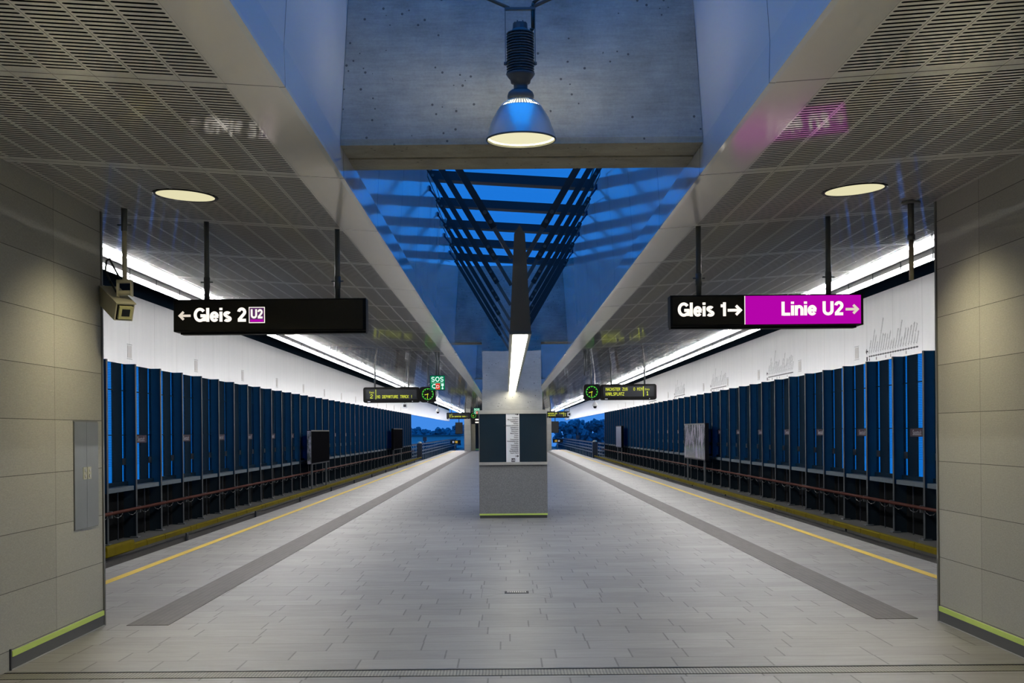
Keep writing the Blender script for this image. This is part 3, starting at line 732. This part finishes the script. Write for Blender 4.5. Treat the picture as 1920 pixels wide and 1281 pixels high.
arrow('arrow', ARROWM, t, P(347, 593, DS)[0], yy, P(347, 592.5, DS)[1], 22*KS, -1, .2)
lettering('lettering', 'Gleis 2', LETW, t, P(364, 590, DS)[0], P(462, 590, DS)[0], yy, P(412, 603.5, DS)[1], 26*KS)
a, b = P(467, 591, DS)[0], P(497, 591, DS)[0]; zc = P(480, 591, DS)[1]; hh = 15*KS
bdg = MB().box(a, b, yy-.002, yy, zc-hh, zc+hh).build('line_badge', LETW, t)
MB().box(a+.006, b-.006, yy-.004, yy-.002, zc-hh+.006, zc+hh-.006).build('badge_field', PLUM, bdg)
MB().box(a+.012, b-.012, yy-.005, yy-.004, zc-hh+.010, zc-hh+.028).build('badge_stripe', PURP, bdg)
lettering('badge_lettering', 'U2', LETW, bdg, a+.017, b-.017, yy-.007, zc-.028, .075)
t = thing('hanging_sign', 'black and purple hanging sign reading Gleis 1 and Linie U2 with right arrows', 'sign')
x0 = P(1257, 583, DS)[0]; x1 = P(1619, 583, DS)[0]; zt = P(1437, 552.5, DS)[1]; zb = P(1437, 610.5, DS)[1]
MB().box(x0, x1, DS, DS+.17, zb, zt).build('case', BLACK, t, bevel=.003)
xp = P(1397, 583, DS)[0]
MB().box(x0+.018, xp-.006, DS-.006, DS, zb+.012, zt-.010).build('face', BLACKG, t)
MB().box(xp, x1-.022, DS-.006, DS, zb+.010, zt-.010).build('purple_face', PURP, t)
MB().box(xp-.006, xp, DS-.007, DS, zb+.010, zt-.010).build('divider', LETW, t)
MB().box(x0+.005, x1-.05, DS+.03, DS+.14, zb-.02, zb).build('lower_rail', BLACK, t)
hanger(t, P(1313, 500, DS)[0], zt, DS+.085); hanger(t, P(1558, 500, DS)[0], zt, DS+.085)
lettering('lettering', 'Gleis 1', LETW, t, P(1271, 583, DS)[0], P(1361, 583, DS)[0], yy, P(1315, 593.5, DS)[1], 26*KS)
arrow('arrow', LETW, t, P(1377, 582, DS)[0], yy, P(1377, 582, DS)[1], 26*KS, 1, .2)
lettering('lettering', 'Linie U2', LETW, t, P(1465, 583, DS)[0], P(1581, 583, DS)[0], yy, P(1520, 591.5, DS)[1], 26*KS)
arrow('arrow', ARROWM, t, P(1597, 580, DS)[0], yy, P(1597, 580, DS)[1], 24*KS, 1, .2)

# ---- security camera and pipe at the near walls
DC = 9.75; kc = DC/F
x, z = P(234, 528, DC)
t = thing('security_camera', 'cream box security camera hanging beside the left wall', 'camera', (x, DC, z))
MB().tube((0, 0, 0), (0, 0, .42), .019, 14).build('lower_pole', CREAM, t)
MB().tube((0, 0, .40), (0, 0, ceil_z(x)+.01-z), .026, 14).tube((-.055, 0, .45), (.055, 0, .45), .006, 8).build('upper_pole', GALV, t)
yk = MB().box(-.06, .06, -.03, .03, -.012, .012)
for s in (-1, 1): yk.box(*sorted((s*.05, s*.06)), -.028, .028, -.12, 0)
yk.tube((-.062, 0, -.09), (.062, 0, -.09), .02, 12)
yk.build('yoke', CREAM, t, bevel=.003)
cx_, cz2 = P(224, 570, DC); 
Mh = Matrix.Translation((-.10, .10, -.165)) @ Euler((R(24), 0, R(37)), 'XYZ').to_matrix().to_4x4()
bm_ = MB().box(-.075, .075, -.20, .22, -.075, .07, Mh)
hb = bm_.build('housing', CREAM, t, bevel=.004)
MB().box(-.064, .064, -.203, -.199, -.064, .058, Mh).build('front_recess', BLACK, hb)
MB().box(-.052, .056, -.225, -.20, -.055, .052, Mh).build('front_bezel', flat('olive_camera_bezel', (.38,.37,.18), .4), hb, bevel=.003)
MB().box(-.03, .034, -.228, -.224, -.028, .03, Mh).build('lens_window', SCREEN, hb)
MB().box(-.080, .080, -.215, .22, .07, .076, Mh).build('sun_shield', CREAM, hb)
MB().path([(-.10, .12, -.08), (-.15, .10, .02), (-.17, .05, .10), (-.15, .02, .17), (-.12, 0, .18), (-.08, .0, .10), (-.04, 0, .03), (0, 0, .0)], .008, 8).build('cable', CABLE, t)
x, z = P(1709, 525, 9.69)
t = thing('hanging_pipe', 'bare hanging pipe with collar next to the right wall', 'pipe', (x, 9.69, z))
MB().tube((0, 0, 0), (0, 0, .34), .019, 16).build('lower_tube', flat('bronze_tube', (.30,.27,.18), .35, .6), t)
MB().tube((0, 0, .33), (0, 0, ceil_z(x)-z+.01), .024, 16).build('upper_tube', GALV, t)
MB().tube((0, 0, .315), (0, 0, .355), .030, 16).build('collar', GALV, t)
MB().tube((0, 0, ceil_z(x)-z-.025), (0, 0, ceil_z(x)-z-.01), .075, 24).build('flange', TRIMM, t)
# electrical cabinet
t = thing('wall_cabinet', 'flush grey metal double-door cabinet in the left wall with lock plates', 'cabinet', (-3.29, 9.31, .82))
MB().box(-.02, .004, 0, .55, 0, .84).build('frame', TRIMM, t)
for i in range(2):
    d_ = MB().box(0, .010, .006+.271*i, .006+.271*i+.267, .008, .832).build('door', flat('cabinet_door_grey', (.20,.215,.225), .42, .4), t)
    lk = MB().box(.010, .014, .185+.10*i, .265+.10*i, .385, .48).build('lock_plate', CREAM, d_)
    for z in (.41, .455): MB().tube((.014, .225+.10*i, z), (.020, .225+.10*i, z), .014, 12).build('lock', STEEL, lk)

# ---- dot matrix lettering
G5 = {'N':'10001 11001 10101 10011 10001 10001 10001','O':'01110 10001 10001 10001 10001 10001 01110','D':'11110 10001 10001 10001 10001 10001 11110',
'E':'11111 10000 10000 11110 10000 10000 11111','P':'11110 10001 10001 11110 10000 10000 10000','A':'01110 10001 10001 11111 10001 10001 10001',
'R':'11110 10001 10001 11110 10100 10010 10001','T':'11111 00100 00100 00100 00100 00100 00100','U':'10001 10001 10001 10001 10001 10001 01110',
'C':'01110 10001 10000 10000 10000 10001 01110','K':'10001 10010 10100 11000 10100 10010 10001','!':'00100 00100 00100 00100 00100 00000 00100',
'Ä':'01010 00000 01110 10001 11111 10001 10001','H':'10001 10001 10001 11111 10001 10001 10001','S':'01111 10000 10000 01110 00001 00001 11110',
'Z':'11111 00001 00010 00100 01000 10000 11111','G':'01110 10001 10000 10111 10001 10001 01110','0':'01110 10001 10001 10001 10001 10001 01110',
'M':'10001 11011 10101 10101 10001 10001 10001','I':'01110 00100 00100 00100 00100 00100 01110','L':'10000 10000 10000 10000 10000 10000 11111',
'1':'00100 01100 00100 00100 00100 00100 01110','2':'01110 10001 00001 00110 01000 10000 11111','l':'00100 00100 00100 00100 00100 00100 00110','e':'00000 00000 01110 10001 11111 10000 01110',
'i':'00100 00000 01100 00100 00100 00100 01110','s':'00000 00000 01111 10000 01110 00001 11110',' ':'00000 '*7}
def dots(name, s, parent, x, y, z, h, w, mat=LEDY):
    """h letter height, w total width; x left, z bottom"""
    b = MB(); n = len(s)*6-1; dx = w/n; dz = h/7
    for ci, ch in enumerate(s):
        for ri, rr in enumerate(G5[ch].split()):
            for cj, q in enumerate(rr):
                if q == '1':
                    cx = x+(ci*6+cj)*dx; cz_ = z+(6-ri)*dz
                    b.poly([(cx, y, cz_), (cx+dx*.95, y, cz_), (cx+dx*.95, y, cz_+dz*.92), (cx, y, cz_+dz*.92)])
    return b.build(name, mat, parent)
def rr_box(x0, x1, z0, z1, y0, y1, r, name, mat, parent):
    b = MB(); pr = []
    for cx, cz_, a0 in ((x1-r, z1-r, 0), (x0+r, z1-r, 90), (x0+r, z0+r, 180), (x1-r, z0+r, 270)):
        for i in range(5): a_ = R(a0+22.5*i); pr.append((cx+r*math.cos(a_), cz_+r*math.sin(a_)))
    b.prism_y(pr, y0, y1); return b.build(name, mat, parent)
def display(D, side, xs, zs, clockx, label, clabel, lines):
    x0, x1 = xs; z0, z1 = zs
    t = thing('departure_display', label, 'display', (0, D, 0))
    rr_box(x0, x1, z0, z1, 0, .3, .06, 'case', BLACK, t)
    MB().box(x0+.07, x1-.07, -.012, 0, z0+.085, z1-.06).build('screen', SCREEN, t)
    lines(t, x0+.07, x1-.07, z0+.085, z1-.06, -.015)
    MB().box(x0+.12, x0+.19, -.008, 0, z0+.02, z0+.04).box(x1-.2, x1-.18, -.008, 0, z0+.02, z0+.04).build('status_mark', PAPER, t)
    for fx in (.2, .8):
        x = x0+(x1-x0)*fx; MB().tube((x, .15, z1), (x, .15, ceil_z(x)+.01), .024, 10).build('hanger', GALV, t)
    a, b = clockx
    c = thing('platform_clock', clabel, 'clock', (0, D, 0))
    rr_box(a, b, z0, z1, 0, .3, .07, 'case', BLACK, c)
    m = MB(); cx, cz_ = (a+b)/2, (z0+z1)/2+.01; rad = (b-a)*.36
    for i in range(60):
        an = 2*math.pi*i/60; L = .035 if i % 5 == 0 else .012
        Mx = Matrix.Translation((cx, 0, cz_)) @ Matrix.Rotation(an, 4, 'Y'); w = .007 if i % 5 == 0 else .004
        m.box(-w, w, -.008, 0, rad-L, rad, Mx)
    m.build('minute_marks', LEDG, c)
    for nm_, an, L, w in (('hour_hand', 257, .085, .006), ('minute_hand', 186, .125, .004)):
        MB().box(-w, w, -.012, -.008, -.02, L, Matrix.Translation((cx, 0, cz_)) @ Matrix.Rotation(R(an), 4, 'Y')).build(nm_, LEDY, c)
    MB().box(cx-.01, cx+.01, -.008, 0, z0+.015, z0+.03).build('status_mark', PAPER, c)
    x = a+.06 if side > 0 else b-.06
    MB().tube((cx, .15, z1), (cx, .15, ceil_z(cx)+.01), .018, 10).build('hanger', GALV, c)
def left_lines(t, a, b, c, d, y):
    h = d-c
    dots('track_word', 'Gleis', t, a+.10, y, c+h*.62, h*.18, .12); dots('track_number', '2', t, a+.12, y, c+h*.12, h*.40, .07)
    MB().box(a+.265, a+.275, y, y+.004, c+h*.02, d-h*.02).build('divider', LEDY, t)
    dots('message', 'NO DEPARTURE TRACK !', t, a+.30, y, c+h*.12, h*.30, b-a-.42)
def right_lines(t, a, b, c, d, y):
    h = d-c
    dots('message', 'NÄCHSTER ZUG   0 MIN', t, a+.07, y, c+h*.58, h*.30, b-a-.38)
    dots('destination', 'KARLSPLATZ', t, a+.07, y, c+h*.12, h*.30, (b-a-.38)*.50)
    MB().box(b-.29, b-.275, y, y+.004, c+h*.02, d-h*.02).build('divider', LEDY, t)
    dots('track_word', 'Gleis', t, b-.24, y, c+h*.62, h*.18, .12); dots('track_number', '1', t, b-.21, y, c+h*.12, h*.40, .07)
D1 = 33.0
zL = (P(740, 755, D1)[1], P(740, 726, D1)[1]); zR = (P(1165, 750, D1)[1], P(1165, 720.5, D1)[1])
display(D1, -1, (P(681, 740, D1)[0], P(786.5, 740, D1)[0]), zL, (P(787, 740, D1)[0], P(817, 740, D1)[0]),
        'black departure display reading NO DEPARTURE TRACK over the left platform side', 'black square clock with green marks beside the NO DEPARTURE TRACK display', left_lines)
display(D1, 1, (P(1126, 736, D1)[0], P(1231, 736, D1)[0]), zR, (P(1094.5, 736, D1)[0], P(1125, 736, D1)[0]),
        'black departure display reading KARLSPLATZ over the right platform side', 'black square clock with green marks beside the KARLSPLATZ display', right_lines)
D2 = 79.0
dl = (P(681, 740, D1)[0], P(786.5, 740, D1)[0]); cl_ = (P(787, 740, D1)[0], P(817, 740, D1)[0])
display(D2, -1, dl, (zL[0]+.02, zL[1]+.02), cl_, 'small distant departure display left of the column', 'small distant clock left of the column under the far SOS sign', left_lines)
dr = (P(1126, 736, D1)[0], P(1231, 736, D1)[0]); crx = (P(1094.5, 736, D1)[0], P(1125, 736, D1)[0])
display(D2, 1, dr, (zR[0]+.02, zR[1]+.02), crx, 'small distant departure display right of the column', 'small distant clock hidden behind the right edge of the column', right_lines)

# ---- SOS signs
def sos(D, label, x0, x1, z0, z1, pole=True):
    t = thing('sos_sign', label, 'sign', (0, D, 0)); w = x1-x0; h = z1-z0
    MB().box(x0, x1, 0, .09, z0, z1).build('case', BLACK, t)
    MB().box(x0+.01, x1-.01, -.006, 0, z0+.01, z1-.01).build('green_face', SOSG, t)
    lettering('lettering', 'SOS', LETG, t, x0+w*.09, x1-w*.09, -.009, z0+h*.57, h*.34, .17)
    MB().box(x0+.03, x1-.03, -.009, -.006, z0+h*.485, z0+h*.50).build('divider', LETG, t)
    # phone handset, alarm lever field and shower-like symbol
    f = MB().box(x0+w*.38, x0+w*.66, -.009, -.006, z0+.018, z0+h*.46).build('red_field', SOSR, t)
    text('field_symbol', 'D', h*.30, LETG, f, (x0+w*.52, -.011, z0+h*.14), .0, 'CENTER')
    ph = MB(); cx, cz_ = x0+w*.27, z0+h*.27; rr = h*.14
    for i in range(8):
        a1, a2 = R(110+20*i), R(130+20*i)
        ph.poly([(cx+rr*math.cos(a1), -.009, cz_+rr*math.sin(a1)), (cx+rr*math.cos(a2), -.009, cz_+rr*math.sin(a2)), (cx+rr*.62*math.cos(a2), -.009, cz_+rr*.62*math.sin(a2)), (cx+rr*.62*math.cos(a1), -.009, cz_+rr*.62*math.sin(a1))])
    ph.box(cx-.01, cx+.035, -.009, -.007, cz_+rr*.6, cz_+rr*1.1).box(cx-.01, cx+.035, -.009, -.007, cz_-rr*1.1, cz_-rr*.6)
    ph.build('handset_symbol', LETG, t)
    q = MB(); cx = x0+w*.83
    q.box(cx-w*.08, cx+w*.08, -.009, -.007, z0+h*.28, z0+h*.44).box(cx-.006, cx+.006, -.009, -.007, z0+h*.16, z0+h*.28).tube((cx, -.009, z0+h*.12), (cx, -.007, z0+h*.12), h*.06, 16)
    q.build('button_symbol', LETG, t)
    xm = (x0+x1)/2
    for s in (-.03, .03): MB().tube((xm+s, .045, z1), (xm+s, .045, ceil_z(xm)+.01), .016, 10).build('hanger', GALV, t)
DQ = 26.2
sos(DQ, 'green lit SOS sign hanging before the left departure display', *(P(806, 718, DQ)[0], P(834.5, 718, DQ)[0]), P(820, 732, DQ)[1], P(820, 704, DQ)[1])
a_, b_ = P(806, 718, DQ)[0], P(834.5, 718, DQ)[0]
sos(61.0, 'small distant green SOS sign left of the column', a_, b_, P(820, 732, DQ)[1]-.03, P(820, 704, DQ)[1]-.03)
x, z = P(1097.5, 699, DQ)
t = thing('hanging_rod', 'bare double hanging rod from the right ceiling edge above the clock', 'rod', (x, DQ, z))
for s, L in ((-.02, 0), (.02, .09)): MB().tube((s, 0, L-.06), (s, 0, ceil_z(x)-z+.01), .016, 10).build('tube', GALV, t)
# dome cameras
for px_, py_, D, lab in ((821, 771, 50.0, 'white dome camera hanging below the left clock'), (1115.5, 760, 38.0, 'white dome camera hanging below the right clock')):
    x, z = P(px_, py_, D)
    t = thing('dome_camera', lab, 'camera', (x, D, z))
    MB().lathe([(.001, .12), (.03, .11), (.075, .05), (.085, 0), (.08, -.03), (.001, -.03)], n=24).build('housing', DOME, t)
    MB().lathe([(.055, -.03), (.05, -.07), (.03, -.095), (.001, -.10)], n=24).build('lens_dome', BLACK, t)
    MB().tube((0, 0, .1), (0, 0, ceil_z(x)-z+.01), .014, 10).build('pole', DOME, t)
for px_, py_, D, lab in ((759, 761, 44.0, 'small white warning sign with a black symbol hanging under the left display'), (1067.5, 777, 58.0, 'tiny white sign with a black symbol hanging right of the far display')):
    x, z = P(px_, py_, D)
    t = thing('warning_sign', lab, 'sign', (x, D, z))
    MB().box(-.085, .085, 0, .05, -.09, .09).build('plate', PAPER, t)
    MB().box(-.05, .05, -.004, 0, -.045, .05).build('symbol', INK, t)
    MB().tube((0, .02, .09), (0, .02, ceil_z(x)-z+.01), .014, 10).build('pole', GALV, t)
# dark monitors at the platform end
for px_, py_, lab in ((860.5, 803, 'dark monitor hanging at the far left end of the platform'), (1041, 801, 'dark monitor hanging at the far right end of the platform')):
    x, z = P(px_, py_, 92.0)
    t = thing('monitor', lab, 'monitor', (x, 92.0, z))
    MB().box(-.27, .27, 0, .3, -.43, .43).build('case', BLACK, t)
    MB().box(-.24, .24, -.01, 0, -.40, .40).build('screen', SCREEN, t)
    MB().tube((0, .15, .43), (0, .15, ceil_z(x)-z+.01), .03, 8).build('pole', GALV, t)
for s, px_, py_, in ((-1, 853, 829), (1, 1045, 827)):
    x, z = P(px_, py_, 108.0)
    nm = 'left' if s < 0 else 'right'
    t = thing('stop_board', 'small black board with a yellow and a white plate beyond the %s platform end' % nm, 'sign', (x, 108.0, z))
    MB().box(-.4, .5, 0, .06, -.16, .16).build('board', BLACK, t)
    MB().box(*sorted((s*-.02, s*-.24)), -.02, 0, -.1, .1).build('yellow_plate', ORANGE, t)
    MB().tube((s*.14, -.02, 0), (s*.14, 0, 0), .09, 16).build('white_disc', PAPER, t)
    MB().box(-.03, .03, .0, .06, -1.1-z, -.16).build('stand', GALV, t)

# ================================================================== OUTSIDE BEYOND THE WALLS
for s, nm in ((-1, 'left'), (1, 'right')):
    t = thing('parapet_railing', 'blue-grey viaduct railing with cable troughs beyond the %s track wall' % nm, 'railing', (XC, 0, 0))
    for z, th in ((.42, .04), (.12, .05), (-.2, .05), (-.5, .05)):
        MB().box(*sorted((s*(RW-.02), s*(RW+.06))), 102.6, 200, z-th, z+th).build('rail', GALV, t)
    pb = MB().box(*sorted((s*(RW+.06), s*(RW+.14))), 102.7, 102.8, -1.1, .5).build('railing_post', NAVY, t)
    for k in range(1, 38): q = dup(pb); q.location.y = 2.5*k
    MB().box(*sorted((s*(RW+.2), s*(RW+.35))), 102.6, 200, -1.1, -.1).build('parapet', SILL, t)
    cb = MB().box(*sorted((s*(RW-.06), s*(RW+.10))), 103, 103.6, .46, .52).build('cable_clip', SILL, t)
    for k in range(1, 66): q = dup(cb); q.location.y = 1.4*k
    x = XC+s*(RW-.42)
    g = thing('signal_box', 'small dark trackside box with pale cap at the end of the %s track wall' % nm, 'signal', (x-(0 if s < 0 else .1), 106, 0))
    MB().box(-.22, .22, 0, .4, -1.1, .56).build('case', DSTEEL, g); MB().lathe([(.001, .74), (.16, .70), (.2, .56), (.001, .56)], (0, .2, 0), 16).build('cap', CREAM, g)
    gp = thing('lattice_mast', 'thin dark mast standing beside the %s track beyond the wall' % nm, 'mast', (XC+s*(9.1 if s < 0 else 8.6), 135 if s < 0 else 150, 0))
    MB().box(-.09, .09, -.09, .09, -1.3, 1.0 if s < 0 else 2.2).build('mast', NAVY, gp)
    MB().box(-.2, .2, -.1, .1, .55, 1.0).build('head', DSTEEL, gp)
def tree(x, y, z0, h, w, lab, grp, seed):
    rnd = random.Random(seed)
    t = thing('tree', lab, 'tree', (x, y, z0), grp)
    MB().tube((0, 0, 0), (0, 0, h*.6), w*.05, 8, w*.03).build('trunk', BARK, t)
    bm = bmesh.new()
    for k in range(60):
        a = rnd.random()*6.28; rr = w*.36*math.sqrt(rnd.random()); zz = h*(.38+.5*rnd.random())
        rad = w*(.07+.10*rnd.random())*(1.15-.5*(zz/h))
        r_ = bmesh.ops.create_icosphere(bm, subdivisions=2, radius=rad)
        for v in r_['verts']:
            v.co = v.co*(1+rnd.uniform(-.3, .3)); v.co.z *= 1.15; v.co += Vector((rr*math.cos(a), rr*math.sin(a), zz))
    me = bpy.data.meshes.new('crown'); bm.to_mesh(me); bm.free(); me.materials.append(LEAF)
    o = bpy.data.objects.new('crown', me); COL.objects.link(o); o.parent = t
for i in range(22):
    tree(-48+i*2.4+random.uniform(-.4, .4), 330+13*(i % 2)+random.uniform(-2, 2), -9, 12.6+random.uniform(-.9, 1.0), 7.5, 'dusky tree in the low row beyond the left track', 'row of trees beyond the left track', 100+i)
for i in range(17):
    tree(9.8+i*1.7+random.uniform(-.2, .2), 212+6.5*(i % 3)+random.uniform(-1, 1), -9, 13.2+random.uniform(-.7, .9)+(.5 if i > 5 else 0), 5.2, 'dusky tree in the tall row beyond the right track', 'row of trees beyond the right track', 300+i)
gd = MB().box(-60, 60, 150, 700, -9.6, -9).build('floor_meadow', GRASS); tag(gd, kind='structure')
t = thing('low_hall', 'long low pale hall before the trees beyond the left track', 'building', (-30, 270, -9))
MB().box(-16, 20, 0, 20, 0, 9.7).build('wall', HALL, t)
MB().box(-16.3, 20.3, -.3, 20.3, 9.7, 9.85).build('roof', SILL, t)
MB().box(-16, 20, -.05, 0, 7.6, 7.9).build('window_band', NAVY, t)
